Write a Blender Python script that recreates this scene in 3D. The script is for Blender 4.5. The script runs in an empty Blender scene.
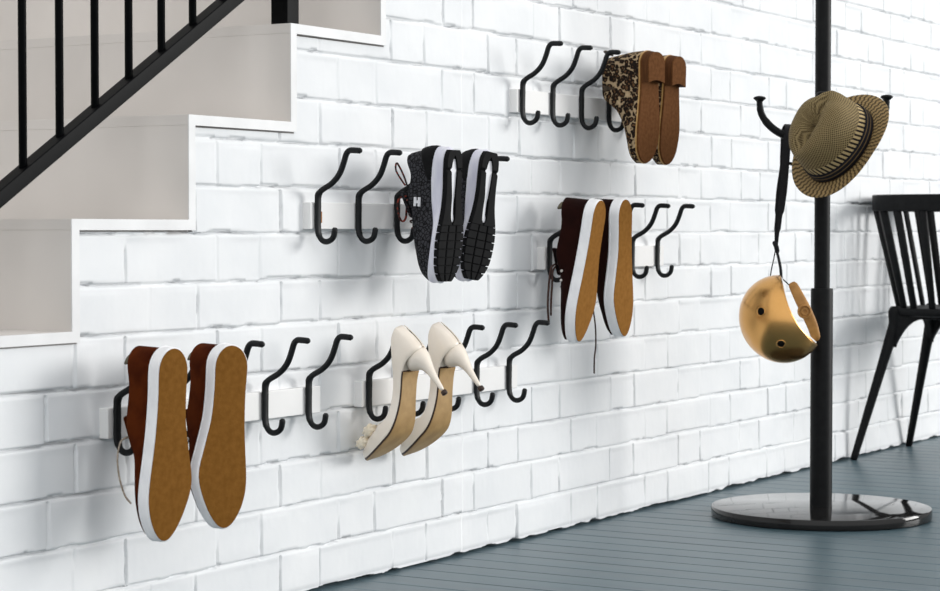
import bpy, math, random
import numpy as np
from mathutils import Vector, Matrix
random.seed(5); rng = np.random.default_rng(11)
S = bpy.context.scene; COL = S.collection
PI = math.pi

# ------------------------------------------------------------------ camera
FPX = 2150.0; HC = 0.68; DW = 2.329
AL = math.atan(1300/FPX); PT = math.atan(65.2/FPX)
FW = Vector((math.cos(AL), math.sin(AL), 0)); RT = Vector((math.sin(AL), -math.cos(AL), 0)); ZZ = Vector((0,0,1))
FD = FW*math.cos(PT) - ZZ*math.sin(PT); UD = FW*math.sin(PT) + ZZ*math.cos(PT)
CAM = Vector((0, -DW, HC))
cd = bpy.data.cameras.new('camera'); cam = bpy.data.objects.new('camera', cd); COL.objects.link(cam)
cam.location = CAM; cam.rotation_euler = (PI/2-PT, 0, AL-PI/2)
cd.sensor_width = 36; cd.lens = 36*FPX/940; cd.clip_end = 60
cd.dof.use_dof = True; cd.dof.focus_distance = 4.1; cd.dof.aperture_fstop = 11
S.camera = cam

def ray(px, py): return FD + RT*((px-470)/FPX) + UD*((295.5-py)/FPX)
def at(px, py, Y):                      # the point of the place seen at a pixel, on the plane parallel to the wall
    r = ray(px, py); return CAM + r*((Y-CAM.y)/r.y)
def atd(px, py, d): return CAM + ray(px, py)*d
def wallx(px): return at(px, 230, 0).x

# ------------------------------------------------------------------ materials
def mat(name, col, rough=.5, metal=0, spec=.5, **k):
    m = bpy.data.materials.new(name); m.use_nodes = True
    b = m.node_tree.nodes['Principled BSDF']
    b.inputs['Base Color'].default_value = (*col, 1); b.inputs['Roughness'].default_value = rough
    b.inputs['Metallic'].default_value = metal; b.inputs['Specular IOR Level'].default_value = spec
    for a, v in k.items(): b.inputs[a.replace('_', ' ')].default_value = v
    return m
def srgb(r, g, b):
    f = lambda c: c/12.92 if c <= .04045 else ((c+.055)/1.055)**2.4
    return tuple(f(x/255) for x in (r, g, b))
def nodes(m): return m.node_tree.nodes, m.node_tree.links, m.node_tree.nodes['Principled BSDF']
def noise_mix(m, c1, c2, scale=20, detail=6, lo=.35, hi=.65, stretch=(1,1,1), bump=0, bscale=None, bdist=.001):
    n, l, b = nodes(m)
    tc = n.new('ShaderNodeTexCoord'); mp = n.new('ShaderNodeMapping'); mp.inputs['Scale'].default_value = stretch
    l.new(tc.outputs['Object'], mp.inputs['Vector'])
    no = n.new('ShaderNodeTexNoise'); no.inputs['Scale'].default_value = scale; no.inputs['Detail'].default_value = detail
    l.new(mp.outputs['Vector'], no.inputs['Vector'])
    r = n.new('ShaderNodeValToRGB'); r.color_ramp.elements[0].position = lo; r.color_ramp.elements[1].position = hi
    r.color_ramp.elements[0].color = (*c1, 1); r.color_ramp.elements[1].color = (*c2, 1)
    l.new(no.outputs['Fac'], r.inputs['Fac']); l.new(r.outputs['Color'], b.inputs['Base Color'])
    if bump:
        n2 = n.new('ShaderNodeTexNoise'); n2.inputs['Scale'].default_value = bscale or scale; n2.inputs['Detail'].default_value = 4
        l.new(mp.outputs['Vector'], n2.inputs['Vector'])
        bp = n.new('ShaderNodeBump'); bp.inputs['Strength'].default_value = bump; bp.inputs['Distance'].default_value = bdist
        l.new(n2.outputs['Fac'], bp.inputs['Height']); l.new(bp.outputs['Normal'], b.inputs['Normal'])
    return m
M = {}
M['brick'] = noise_mix(mat('white_painted_brick', (.8,.8,.8), .6, spec=.3), srgb(231,233,235), srgb(240,241,242), 7, 6, .3, .7, bump=.2, bscale=90, bdist=.0008)
M['stair'] = noise_mix(mat('grey_painted_steel', (.5,.5,.5), .55, spec=.3), srgb(218,213,208), srgb(229,224,219), 3, 3)
M['stair_edge'] = noise_mix(mat('white_painted_edge', (.8,.8,.8), .5), srgb(228,228,228), srgb(238,238,238), 12, 3)
M['black'] = noise_mix(mat('black_powder_coat', (.01,.01,.01), .5, spec=.16), (.003,.0033,.004), (.006,.0065,.007), 60, 3, bump=.08, bscale=400)
M['rail_black'] = noise_mix(mat('black_lacquered_steel', (.01,.01,.01), .42, spec=.05), (.0015,.0017,.002), (.003,.0033,.0038), 30, 3)
M['hook'] = noise_mix(mat('black_hook_enamel', (.01,.01,.01), .5, spec=.22), (.006,.007,.008), (.010,.011,.012), 80, 3, bump=.1, bscale=300)
M['gloss'] = noise_mix(mat('glossy_black_lacquer', (.01,.01,.01), .06, spec=.3), (.010,.010,.010), (.016,.015,.015), 4, 3)
M['bar'] = noise_mix(mat('white_painted_wood', (.8,.8,.8), .5), srgb(236,235,233), srgb(240,239,238), 6, 3)
M['sticker'] = mat('brown_sticker', srgb(150,95,30), .6)
M['plaster'] = noise_mix(mat('pale_plaster', (.6,.6,.6), .8), srgb(196,193,190), srgb(206,203,200), 4, 3)

# floor: painted boards running away from the wall
def floor_mat():
    m = mat('blue_grey_painted_boards', (.1,.13,.15), .3, spec=.5); n, l, b = nodes(m)
    tc = n.new('ShaderNodeTexCoord')
    mp = n.new('ShaderNodeMapping'); mp.inputs['Scale'].default_value = (14, .7, 1); l.new(tc.outputs['Object'], mp.inputs['Vector'])
    no = n.new('ShaderNodeTexNoise'); no.inputs['Scale'].default_value = 2.2; no.inputs['Detail'].default_value = 8; l.new(mp.outputs['Vector'], no.inputs['Vector'])
    r = n.new('ShaderNodeValToRGB'); r.color_ramp.elements[0].position = .3; r.color_ramp.elements[1].position = .72
    r.color_ramp.elements[0].color = (*srgb(60,81,90), 1); r.color_ramp.elements[1].color = (*srgb(82,104,112), 1)
    l.new(no.outputs['Fac'], r.inputs['Fac'])
    sp = n.new('ShaderNodeTexNoise'); sp.inputs['Scale'].default_value = 3.1; sp.inputs['Detail'].default_value = 5
    l.new(tc.outputs['Object'], sp.inputs['Vector'])
    r2 = n.new('ShaderNodeValToRGB'); r2.color_ramp.elements[0].position = .60; r2.color_ramp.elements[1].position = .74
    r2.color_ramp.elements[0].color = (1,1,1,1); r2.color_ramp.elements[1].color = (.72,.74,.76,1); l.new(sp.outputs['Fac'], r2.inputs['Fac'])
    mx = n.new('ShaderNodeMix'); mx.data_type = 'RGBA'; mx.blend_type = 'MULTIPLY'; mx.inputs[0].default_value = 1
    l.new(r.outputs['Color'], mx.inputs[6]); l.new(r2.outputs['Color'], mx.inputs[7]); l.new(mx.outputs[2], b.inputs['Base Color'])
    rr = n.new('ShaderNodeMapRange'); rr.inputs['To Min'].default_value = .30; rr.inputs['To Max'].default_value = .44
    l.new(no.outputs['Fac'], rr.inputs['Value']); l.new(rr.outputs['Result'], b.inputs['Roughness'])
    bp = n.new('ShaderNodeBump'); bp.inputs['Strength'].default_value = .25; bp.inputs['Distance'].default_value = .002
    l.new(no.outputs['Fac'], bp.inputs['Height']); l.new(bp.outputs['Normal'], b.inputs['Normal'])
    return m
M['floor'] = floor_mat()

# ------------------------------------------------------------------ mesh helpers
class MB:
    def __init__(s): s.v = []; s.f = []
    def add(s, vs, fs):
        k = len(s.v); s.v += [tuple(v) for v in vs]; s.f += [tuple(i+k for i in f) for f in fs]; return s
    def box(s, a, b, c=None):
        (x0,y0,z0),(x1,y1,z1) = a, b
        vs = [(x0,y0,z0),(x1,y0,z0),(x1,y1,z0),(x0,y1,z0),(x0,y0,z1),(x1,y0,z1),(x1,y1,z1),(x0,y1,z1)]
        return s.add(vs, [(0,3,2,1),(4,5,6,7),(0,1,5,4),(1,2,6,5),(2,3,7,6),(3,0,4,7)])
    def loft(s, rings, closed=True, cap0=True, cap1=True, wrap=False):
        n = len(rings[0]); vs = [p for r in rings for p in r]; fs = []
        R = len(rings)
        for i in range(R if wrap else R-1):
            j2 = (i+1) % R
            for j in range(n if closed else n-1):
                k = (j+1) % n; fs.append((i*n+j, i*n+k, j2*n+k, j2*n+j))
        if closed and not wrap:
            if cap0: fs.append(tuple(reversed(range(n))))
            if cap1: fs.append(tuple((R-1)*n+j for j in range(n)))
        return s.add(vs, fs)
    def tube(s, pts, r, seg=10, r2=None, ref=None, caps=True):
        """sweep; r may be list; r2 = radius along the binormal (ref direction)"""
        P = [Vector(p) for p in pts]; n = len(P)
        rs = r if isinstance(r, (list, tuple)) else [r]*n
        r2s = rs if r2 is None else (r2 if isinstance(r2, (list, tuple)) else [r2]*n)
        T = [(P[min(i+1,n-1)]-P[max(i-1,0)]).normalized() for i in range(n)]
        if ref is None:
            ref = Vector((1,0,0)) if abs(T[0].x) < .8 else Vector((0,1,0))
        ref = Vector(ref); a = (ref - T[0]*ref.dot(T[0])).normalized(); rings = []
        for i in range(n):
            a = (a - T[i]*a.dot(T[i])).normalized(); b = T[i].cross(a)
            rings.append([P[i] + b*(math.cos(q)*rs[i]) + a*(math.sin(q)*r2s[i]) for q in [2*PI*k/seg for k in range(seg)]])
        if caps:   # rounded ends
            def shrink(ring, c, d, f, off): return [c + (p-c)*f + d*off for p in ring]
            rings = [shrink(rings[0], P[0], -T[0], .6, rs[0]*.6)] + rings + [shrink(rings[-1], P[-1], T[-1], .6, rs[-1]*.6)]
        return s.loft(rings)
    def lathe(s, prof, seg=32, c=(0,0,0), M3=None):
        """profile (r, h) about an axis; M3 maps local z to the axis"""
        rings = [[Vector((r*math.cos(2*PI*k/seg), r*math.sin(2*PI*k/seg), h)) for k in range(seg)] for r, h in prof]
        if M3 is not None: rings = [[M3 @ p for p in r] for r in rings]
        rings = [[p+Vector(c) for p in r] for r in rings]
        return s.loft(rings)
    def xf(s, m): s.v = [tuple(m @ Vector(v)) for v in s.v]; return s
    def build(s, name, m, parent=None, smooth=True, bevel=0, sub=0, auto=None):
        me = bpy.data.meshes.new(name); me.from_pydata(s.v, [], s.f); me.validate()
        o = bpy.data.objects.new(name, me); COL.objects.link(o)
        me.materials.append(m)
        import bmesh
        bm = bmesh.new(); bm.from_mesh(me); bmesh.ops.recalc_face_normals(bm, faces=bm.faces)
        if auto:
            for e in bm.edges:
                if len(e.link_faces) == 2 and e.calc_face_angle(0) > math.radians(auto): e.smooth = False
        bm.to_mesh(me); bm.free()
        if smooth: me.polygons.foreach_set('use_smooth', [True]*len(me.polygons))
        if bevel:
            md = o.modifiers.new('bevel', 'BEVEL'); md.width = bevel; md.segments = 2; md.limit_method = 'ANGLE'; md.angle_limit = math.radians(40)
            wn = o.modifiers.new('wn', 'WEIGHTED_NORMAL'); wn.keep_sharp = True
        if sub:
            md = o.modifiers.new('sub', 'SUBSURF'); md.levels = sub; md.render_levels = sub
        if parent is not None: o.parent = parent
        return o
def tag(o, label=None, cat=None, group=None, kind=None):
    if label: o['label'] = label
    if cat: o['category'] = cat
    if group: o['group'] = group
    if kind: o['kind'] = kind
    return o
def thing(name, label, cat, loc=(0,0,0), rot=(0,0,0), group=None):
    o = bpy.data.objects.new(name, None); COL.objects.link(o); o.empty_display_size = .05
    o.location = loc; o.rotation_euler = rot
    return tag(o, label, cat, group)
def smooth_path(pts, n=8):
    P = [Vector(p) for p in pts]; out = []
    for i in range(len(P)-1):
        p0 = P[max(i-1,0)]; p1 = P[i]; p2 = P[i+1]; p3 = P[min(i+2,len(P)-1)]
        for k in range(n):
            t = k/n
            out.append(.5*((2*p1)+(-p0+p2)*t+(2*p0-5*p1+4*p2-p3)*t*t+(-p0+3*p1-3*p2+p3)*t**3))
    out.append(P[-1]); return out
def interp(keys, t):
    """smooth interpolation of [(t, v), ...]"""
    if t <= keys[0][0]: return keys[0][1]
    for i in range(len(keys)-1):
        a, b = keys[i], keys[i+1]
        if t <= b[0]:
            p0 = keys[max(i-1,0)]; p3 = keys[min(i+2,len(keys)-1)]
            h = b[0]-a[0]; m1 = (b[1]-p0[1])/max(b[0]-p0[0],1e-9); m2 = (p3[1]-a[1])/max(p3[0]-a[0],1e-9)
            u = (t-a[0])/h
            return (2*u**3-3*u*u+1)*a[1]+(u**3-2*u*u+u)*h*m1+(-2*u**3+3*u*u)*b[1]+(u**3-u*u)*h*m2
    return keys[-1][1]

# ------------------------------------------------------------------ stairs data
XR = [2.628 + .298*(k-2) for k in range(0, 11)]             # k=2 -> 2.628
ZT = [.518 + .1803*(k-2) for k in range(0, 11)]             # k=2 -> .518 ; tread k lies left of riser k
PLT = .018
def cutz(x):                                                # top of the brickwork at x
    if x < XR[0]: return ZT[0]-PLT-.003 if x > XR[0]-.298 else 0.0
    for k in range(len(XR)-1):
        if x < XR[k+1]: return ZT[k+1]-PLT-.003
    return 9

# ------------------------------------------------------------------ brick wall (one relief mesh)
def smooth_noise(xs, zs, cx, cz):
    u = (xs-xs[0])/cx; v = (zs-zs[0])/cz
    g = rng.random((int(v[-1])+3, int(u[-1])+3))
    i = u.astype(int); fu = u-i; fu = fu*fu*(3-2*fu); j = v.astype(int); fv = v-j; fv = fv*fv*(3-2*fv)
    a = g[np.ix_(j, i)]; b = g[np.ix_(j, i+1)]; c = g[np.ix_(j+1, i)]; d = g[np.ix_(j+1, i+1)]
    return ((a*(1-fu)+b*fu)*(1-fv)[:,None] + (c*(1-fu)+d*fu)*fv[:,None]) - .5
def brick_wall():
    CH = .0841; PER = .3727; HDR = .1244; X0 = 3.179
    xs = np.concatenate([np.arange(-3, 2.2, .012), np.arange(2.2, 7.3, .0024), np.arange(7.3, 13, .015)])
    xs = np.unique(np.concatenate([xs, np.array(XR), np.array([XR[0]-.298])]))
    # course lines of the photographed wall, then regular
    zl = [0.0,.0843,.1688,.2503,.3354,.4193,.5045,.5862,.6716,.7547,.8362,.9208,1.0091,1.0942,1.1788,1.2629,1.3445]
    while zl[-1] < 2.7: zl.append(zl[-1]+CH)
    fr = np.array([0,.02,.045,.075,.11,.16,.25,.36,.5,.62,.74,.82,.87,.91,.945,.975])
    zs = np.concatenate([[zl[i]+(zl[i+1]-zl[i])*f for f in fr] for i in range(len(zl)-1)])
    zs = np.concatenate([zs, [0.003,.0045,0.006,.0075,.009,.0105,0.012], np.array(ZT)-PLT-.003]); zs = np.unique(np.round(zs, 5)); zs = zs[zs <= 2.6]
    nx, nz = len(xs), len(zs); H = np.zeros((nz, nx))
    W = xs[-1]-xs[0]
    n1 = smooth_noise(xs, zs, .11, .06); n2 = smooth_noise(xs, zs, .034, .022); n3 = smooth_noise(xs, zs, .011, .009); n4 = smooth_noise(xs, zs, .07, .05)
    sm = lambda t: np.clip(t,0,1)**2*(3-2*np.clip(t,0,1))
    for c in range(len(zl)-1):
        rows = np.where((zs >= zl[c]-1e-6) & (zs < zl[c+1]-1e-6))[0]
        if len(rows) == 0: continue
        ph = X0 + (0 if c % 2 == 0 else .1874) + rng.uniform(-.003,.003)
        k0 = int(math.floor((xs[0]-ph)/PER))-1; k1 = int(math.ceil((xs[-1]-ph)/PER))+1
        js = []
        for k in range(k0, k1):
            js += [ph+k*PER+rng.uniform(-.004,.004), ph+k*PER+HDR+rng.uniform(-.004,.004)]
        js = np.array(js); idx = np.searchsorted(js, xs)-1
        idx = np.clip(idx, 0, len(js)-2)
        pr = rng.uniform(-.0015,.0015, len(js)); tl = rng.uniform(-.0016,.0016, len(js)); jw = rng.uniform(.0035,.0085, len(js)); tz = rng.uniform(.0, .0022, len(js))
        deep = rng.uniform(.0012,.0060, len(js)); zj = rng.uniform(-.0014,.0014, len(js)); fill = rng.uniform(-.25,.8, len(js))
        a = js[idx]; b = js[idx+1]
        for r in rows:
            z = zs[r]-zl[c]; ch = zl[c+1]-zl[c]
            w = n3[r]*.0022+n2[r]*.0022
            dl = xs-a+w; dr = b-xs-w
            zb = .0055+zj[idx]+n2[r]*.0035
            face = pr[idx] + tl[idx]*((xs-a)/(b-a)-.5)*2 + n1[r]*.0012 + n2[r]*.0006 + n3[r]*.00035 + tz[idx]*(.5-z/ch)
            # bed: open crack right under the brick, mortar flush with the brick below
            bot = sm((z-zb)/.0016)
            crack = np.clip(.55+n4[r]*1.6+n2[r]*.9, .10, 1.0)
            cd_ = np.where(z < zb, sm((z-zb+.0046)/.0018), 0)*.0165*crack
            mort = -.0012 - cd_
            top = sm((ch-.004-z)/.009)
            h = face*(.35+.65*top)
            # head joint: shallow trough with a crack along the brick on its right
            lf = sm((dl-.0042)/.0016); rt = sm((dr+.001)/.0060)
            cm = np.clip(fill[idx]+n4[r]*1.5+n2[r]*1.0, 0, 1)
            tr = -.0012-.0115*cm*sm((dl-.0004)/.0016)
            h = h*lf + (1-lf)*tr
            h = h*rt + (1-rt)*np.minimum(h, -.0012)
            h = h*bot + (1-bot)*mort
            H[r] = h
    H[zs < .0035] = -.045; m_ = (zs >= .0035) & (zs < .0125); H[m_] = np.where(zs[m_][:,None] < .0075+n2[m_]*.010, -.045, H[m_]-.001)
    Xg, Zg = np.meshgrid(xs, zs)
    V = np.stack([Xg, -H, Zg], -1).reshape(-1, 3)
    ii, jj = np.meshgrid(np.arange(nz-1), np.arange(nx-1), indexing='ij')
    xc = (xs[:-1]+xs[1:])/2; zc = (zs[:-1]+zs[1:])/2
    ct = np.array([cutz(x) for x in xc]); keep = zc[:,None] < ct[None,:]
    q = (ii*nx+jj); F = np.stack([q, q+1, q+nx+1, q+nx], -1)[keep]
    me = bpy.data.meshes.new('wall_back'); me.vertices.add(len(V)); me.vertices.foreach_set('co', V.ravel())
    me.loops.add(F.size); me.loops.foreach_set('vertex_index', F.ravel().astype(np.int32))
    me.polygons.add(len(F)); me.polygons.foreach_set('loop_start', np.arange(0, F.size, 4, dtype=np.int32))
    me.polygons.foreach_set('loop_total', np.full(len(F), 4, dtype=np.int32)); me.update(calc_edges=True)
    me.polygons.foreach_set('use_smooth', np.ones(len(F), dtype=bool)); me.materials.append(M['brick'])
    o = bpy.data.objects.new('wall_back', me); COL.objects.link(o); tag(o, kind='structure')
brick_wall()

# floor boards: one relief mesh
def floor():
    b = MB(); BW = .086; x = -3.0; k = 0
    vs = []; fs = []
    prof = [(0.0,-.003),(.0016,-.0028),(.0030,-.0003),(.006,0),(BW-.006,0),(BW-.0030,-.0003),(BW-.0016,-.0028)]
    xs = []
    while x < 13:
        gd = random.uniform(.08,.6)
        xs += [(x+p, h*gd + random.uniform(-.0003,.0003)*(h == 0)) for p, h in prof]; x += BW
    ys = [-6,-4,-3,-2,-1.5,-1,-.5,0,.05]
    for y in ys: vs += [(X, y, z) for X, z in xs]
    n = len(xs)
    for j in range(len(ys)-1):
        for i in range(n-1): fs.append((j*n+i, j*n+i+1, (j+1)*n+i+1, (j+1)*n+i))
    b.add(vs, fs); o = b.build('floor', M['floor'], smooth=False); tag(o, kind='structure')
floor()

# stair side wall far behind the steps
w = MB().box((-3,1.22,0),(13,1.30,3.0)).build('wall_stairwell', M['plaster'], smooth=False); tag(w, kind='structure')

# ------------------------------------------------------------------ staircase
st = thing('staircase', 'folded grey plate staircase with white edges climbing over the brick wall', 'staircase', (XR[0]-.3, 0, 0))
def loc(mb, o): return mb.xf(Matrix.Translation(-Vector(o.location)))
YF = -.007; YB = 1.216
prevx = XR[0]-.298
for k in range(len(XR)-1):
    x0 = prevx; x1 = XR[k]
    loc(MB().box((x0, YF+.001, ZT[k]-PLT), (x1-PLT+.0005, YB, ZT[k])), st).build('tread', M['stair'], st, bevel=.0008)
    loc(MB().box((x1-PLT, YF+.001, ZT[k]-PLT), (x1, YB, ZT[k+1]-PLT)), st).build('riser', M['stair'], st, bevel=.0008)
    prevx = x1-PLT
eb = MB(); poly_o = []; poly_i = []
xa = XR[0]-.298
for k in range(len(XR)-1):
    a0 = xa if k == 0 else XR[k-1]-PLT
    eb.box((a0, YF-.001, ZT[k]-PLT), (XR[k]-PLT, YF+.001, ZT[k])) if k else eb.box((a0, YF-.001, ZT[k]-PLT), (XR[k]-PLT, YF+.001, ZT[k]))
    eb.box((XR[k]-PLT, YF-.001, ZT[k]-PLT), (XR[k], YF+.001, ZT[k+1]-PLT))
tag(loc(eb, st).build('edge_strip', M['stair_edge'], st, smooth=False), 'white painted zigzag edge')

# railing
rl = thing('stair_railing', 'black steel stair railing with round balusters above the grey steps', 'railing', (XR[4], .065, ZT[5]))
SL = .1803/.298
YR = .065
def railz(x): return .75 + SL*(x - at(23,185,YR).x) + .018
nx = at(285, 25, YR).x
zn = ZT[5]
d = Vector((1,0,SL)).normalized()
def slopebar(xa, xb, dz, hw, hh, y):
    m = MB(); r = []
    for x in (xa, xb):
        r.append([(x, y-hw, railz(x)+dz-hh), (x, y+hw, railz(x)+dz-hh), (x, y+hw, railz(x)+dz+hh), (x, y-hw, railz(x)+dz+hh)])
    return m.loft(r)
xl = XR[0]-.25
loc(slopebar(xl, nx, 0, .014, .0145, YR), rl).build('bottom_rail', M['rail_black'], rl, bevel=.002)
loc(slopebar(xl-.1, XR[9], .80, .022, .016, YR), rl).build('handrail', M['rail_black'], rl, bevel=.004)
loc(slopebar(nx, XR[9], 0, .014, .0145, YR), rl).build('bottom_rail', M['rail_black'], rl, bevel=.002)
loc(MB().box((nx-.019, YR-.019, zn), (nx+.019, YR+.019, railz(nx)+.80)), rl).build('newel_post', M['rail_black'], rl, bevel=.002)
bx0 = at(23,175,YR).x
for k in range(-4, 24):
    x = bx0 + .0868*k
    if abs(x-nx) < .035 or x < xl+.01 or x > XR[9]-.02: continue
    z0 = railz(x)
    loc(MB().tube([(x, YR, z0), (x, YR, z0+.79)], .0069, 12), rl).build('baluster', M['rail_black'], rl)
    

# ------------------------------------------------------------------ hook racks
HP = [(.099,.167),(.085,.168),(.074,.1675),(.067,.161),(.062,.148),(.054,.130),(.044,.117),(.030,.106),(.012,.097),(.003,.090),(0,.081),(0,.055),(0,.022),(.004,.009),(.011,.002),(.020,0),(.030,.003),(.037,.010),(.040,.023)]
HR = [.0056]*9 + [.0056,.005,.0044,.0046,.005,.0054,.0054,.0054,.0054,.0054]
def hook_rack(px, zbar, label):
    """px: pixel x of the bar's left end on the wall"""
    X = wallx(px) ; t = thing('hook_rack', label, 'hook rack', (X, -.002, zbar), group='white hook rails on the brick wall')
    MB().box((0,-.016,0), (.600,0.004,.050)).build('bar', M['bar'], t, bevel=.0015)
    for k in range(5):
        x = .018+.1345*k
        jz = random.uniform(-.0005,.0005)
        pts = smooth_path([(x, -.0205-e*.95, -.023+z+jz) for e, z in HP], 3)
        n = len(pts); rs = [HR[min(int(i/3), len(HR)-1)] for i in range(n)]
        rx = [ (.0056 if (i < 27 or i > 38) else .0085) for i in range(n)]
        m = MB().tube(pts, rs, 10, r2=rx, ref=(1,0,0))
        m.build('hook', M['hook'], t)
    return t
RA = hook_rack(98.5, .340, 'white rail of black hooks on the lower brick wall holding the brown sneakers')
RB = hook_rack(354, .340, 'white rail of black hooks on the lower brick wall holding the ivory satin heels')
RC = hook_rack(302.5, .682, 'white rail of black hooks beneath the stairs holding the black running shoes')
RD = hook_rack(509.5, .934, 'topmost white rail of black hooks holding the leopard print ankle boots')
RE = hook_rack(537, .593, 'white rail of black hooks holding the dark maroon sneakers')
MB().box((.027,-.0172,.012),(.036,-.0158,.033)).build('sticker', M['sticker'], RC, smooth=False)

# ------------------------------------------------------------------ shoes
def frame(heel, toe, Yh, Yt, yaw):
    """matrix: local z toe->heel, local y from sole into the shoe"""
    H = at(*heel, Yh); T = at(*toe, Yt); L = (H-T).length
    z = (H-T).normalized(); y = Vector((math.sin(yaw), math.cos(yaw), 0)); y = (y - z*y.dot(z)).normalized(); x = y.cross(z)
    m = Matrix((x, y, z)).transposed().to_4x4(); m.translation = T
    return m, L
SN = dict(lat=[(0,.032),(.15,.041),(.3,.0470),(.45,.0385),(.6,.0300),(.75,.0285),(.9,.030),(1,.029)],
          med=[(0,.034),(.15,.040),(.3,.0425),(.45,.0380),(.57,.0345),(.72,.0320),(.88,.032),(1,.031)], cx=[(0,.008),(.15,.005),(.35,0),(1,0)], tc=.27, hc=.13)
def outline_w(o, t, s, inset=0, side=1, L=.3):
    tt = min(max(t, 0), 1)
    e = 1.0
    a = inset/L; t2 = (t-a)/(1-2*a) if a else t; t2 = min(max(t2,0),1)
    if t2 < o['tc']: e *= math.sqrt(max(0, 1-(1-t2/o['tc'])**2.2))
    if t2 > 1-o['hc']: e *= math.sqrt(max(0, 1-(1-(1-t2)/o['hc'])**2.2))
    w = interp(o['lat'] if side > 0 else o['med'], tt)*s - inset
    return max(w,.0005)*e
def slab(o, L, ws, mir, levels, N=34, t0=0, t1=1, wave=None):
    """stack of outline rings: levels [(y, inset)]"""
    rings = []
    for y, ins in levels:
        a = ins/L; r = []
        ts = [ (1-math.cos(PI*k/N))/2 for k in range(N+1)]
        for side in (1,-1):
            seq = ts if side == 1 else ts[::-1][1:-1]
            for q in seq:
                t = t0+(t1-t0)*q; tz = a + t*(1-2*a)
                wd = outline_w(o, tz, ws, ins, side, L)
                if wave: yy = y*1.0 + wave(y, t)
                else: yy = y
                r.append((mir*(side*wd + -interp(o['cx'], tz)), yy, tz*L))
        rings.append(r)
    return MB().loft(rings)
CL = [(1,0),(1.0,.2),(.98,.4),(.93,.58),(.84,.74),(.7,.87),(.5,.95),(.25,.99),(0,1)]
OP = [(1,0),(1.02,.3),(1.0,.6),(.965,.85),(.93,1.0),(.86,.98),(.82,.5),(.74,.14),(0,.06)]
def upper_rings(o, L, ws, mir, base, Hk, Ok, inset=.003, N=44, base_f=None, t0=0, t1=1, flare=None):
    rings = []
    for k in range(N+1):
        q = (1-math.cos(PI*k/N))/2; t = t0+(t1-t0)*q
        a = inset/L; tz = a+t*(1-2*a)
        Hh = interp(Hk, t); op = min(1, max(0, interp(Ok, t)))
        b = base if base_f is None else base_f(t)
        wl = outline_w(o, tz, ws, inset, 1, L); wr = outline_w(o, tz, ws, inset, -1, L); cx = -interp(o['cx'], tz)
        fl = (lambda y: 0) if flare is None else (lambda y, t=t: flare(t, y))
        half = [(c[0]*(1-op)+d[0]*op, c[1]*(1-op)+d[1]*op) for c, d in zip(CL, OP)]
        ring = [(mir*(wl*u*(1)+cx), b+v*Hh, tz*L + fl(v)) for u, v in half] + [(mir*(-wr*u+cx), b+v*Hh, tz*L + fl(v)) for u, v in half[::-1][1:]]
        rings.append(ring)
    return rings

M['gum'] = noise_mix(mat('gum_rubber_sole', (.2,.1,.03), .85, spec=.1), srgb(116,76,26), srgb(128,86,34), 90, 6, bump=.35, bscale=260, bdist=.0008)
M['gum2'] = noise_mix(mat('tan_rubber_sole', (.2,.1,.03), .85, spec=.1), srgb(132,88,36), srgb(144,99,44), 90, 6, bump=.35, bscale=260, bdist=.0008)
M['foxing'] = noise_mix(mat('white_rubber_foxing', (.7,.7,.7), .5, spec=.35), srgb(238,238,240), srgb(247,247,248), 25, 4)
M['suede'] = noise_mix(mat('russet_brown_suede', (.06,.015,.005), .95, spec=.05), srgb(52,14,3), srgb(84,36,10), 18, 6, bump=.3, bscale=500, bdist=.0006)
M['suede_dark'] = noise_mix(mat('dark_maroon_suede', (.02,.004,.003), .95, spec=.08, Sheen_Weight=.03), srgb(22,5,3), srgb(34,10,6), 18, 6, bump=.3, bscale=500, bdist=.0006)
M['lining'] = noise_mix(mat('olive_canvas_lining', (.1,.09,.05), .9), srgb(84,78,62), srgb(104,98,80), 200, 3)
M['lace'] = noise_mix(mat('taupe_cord', (.2,.16,.12), .85), srgb(126,112,98), srgb(176,164,150), 300, 2)
M['lace_dark'] = noise_mix(mat('dark_brown_cord', (.05,.02,.01), .85), srgb(40,18,12), srgb(74,46,36), 300, 2)
M['lace_black'] = noise_mix(mat('black_and_rust_cord', (.05,.02,.01), .85), srgb(20,16,16), srgb(120,38,22), 160, 2, .45,.6)
M['eyelet'] = mat('silver_eyelet', srgb(200,196,190), .3, .8)

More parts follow.
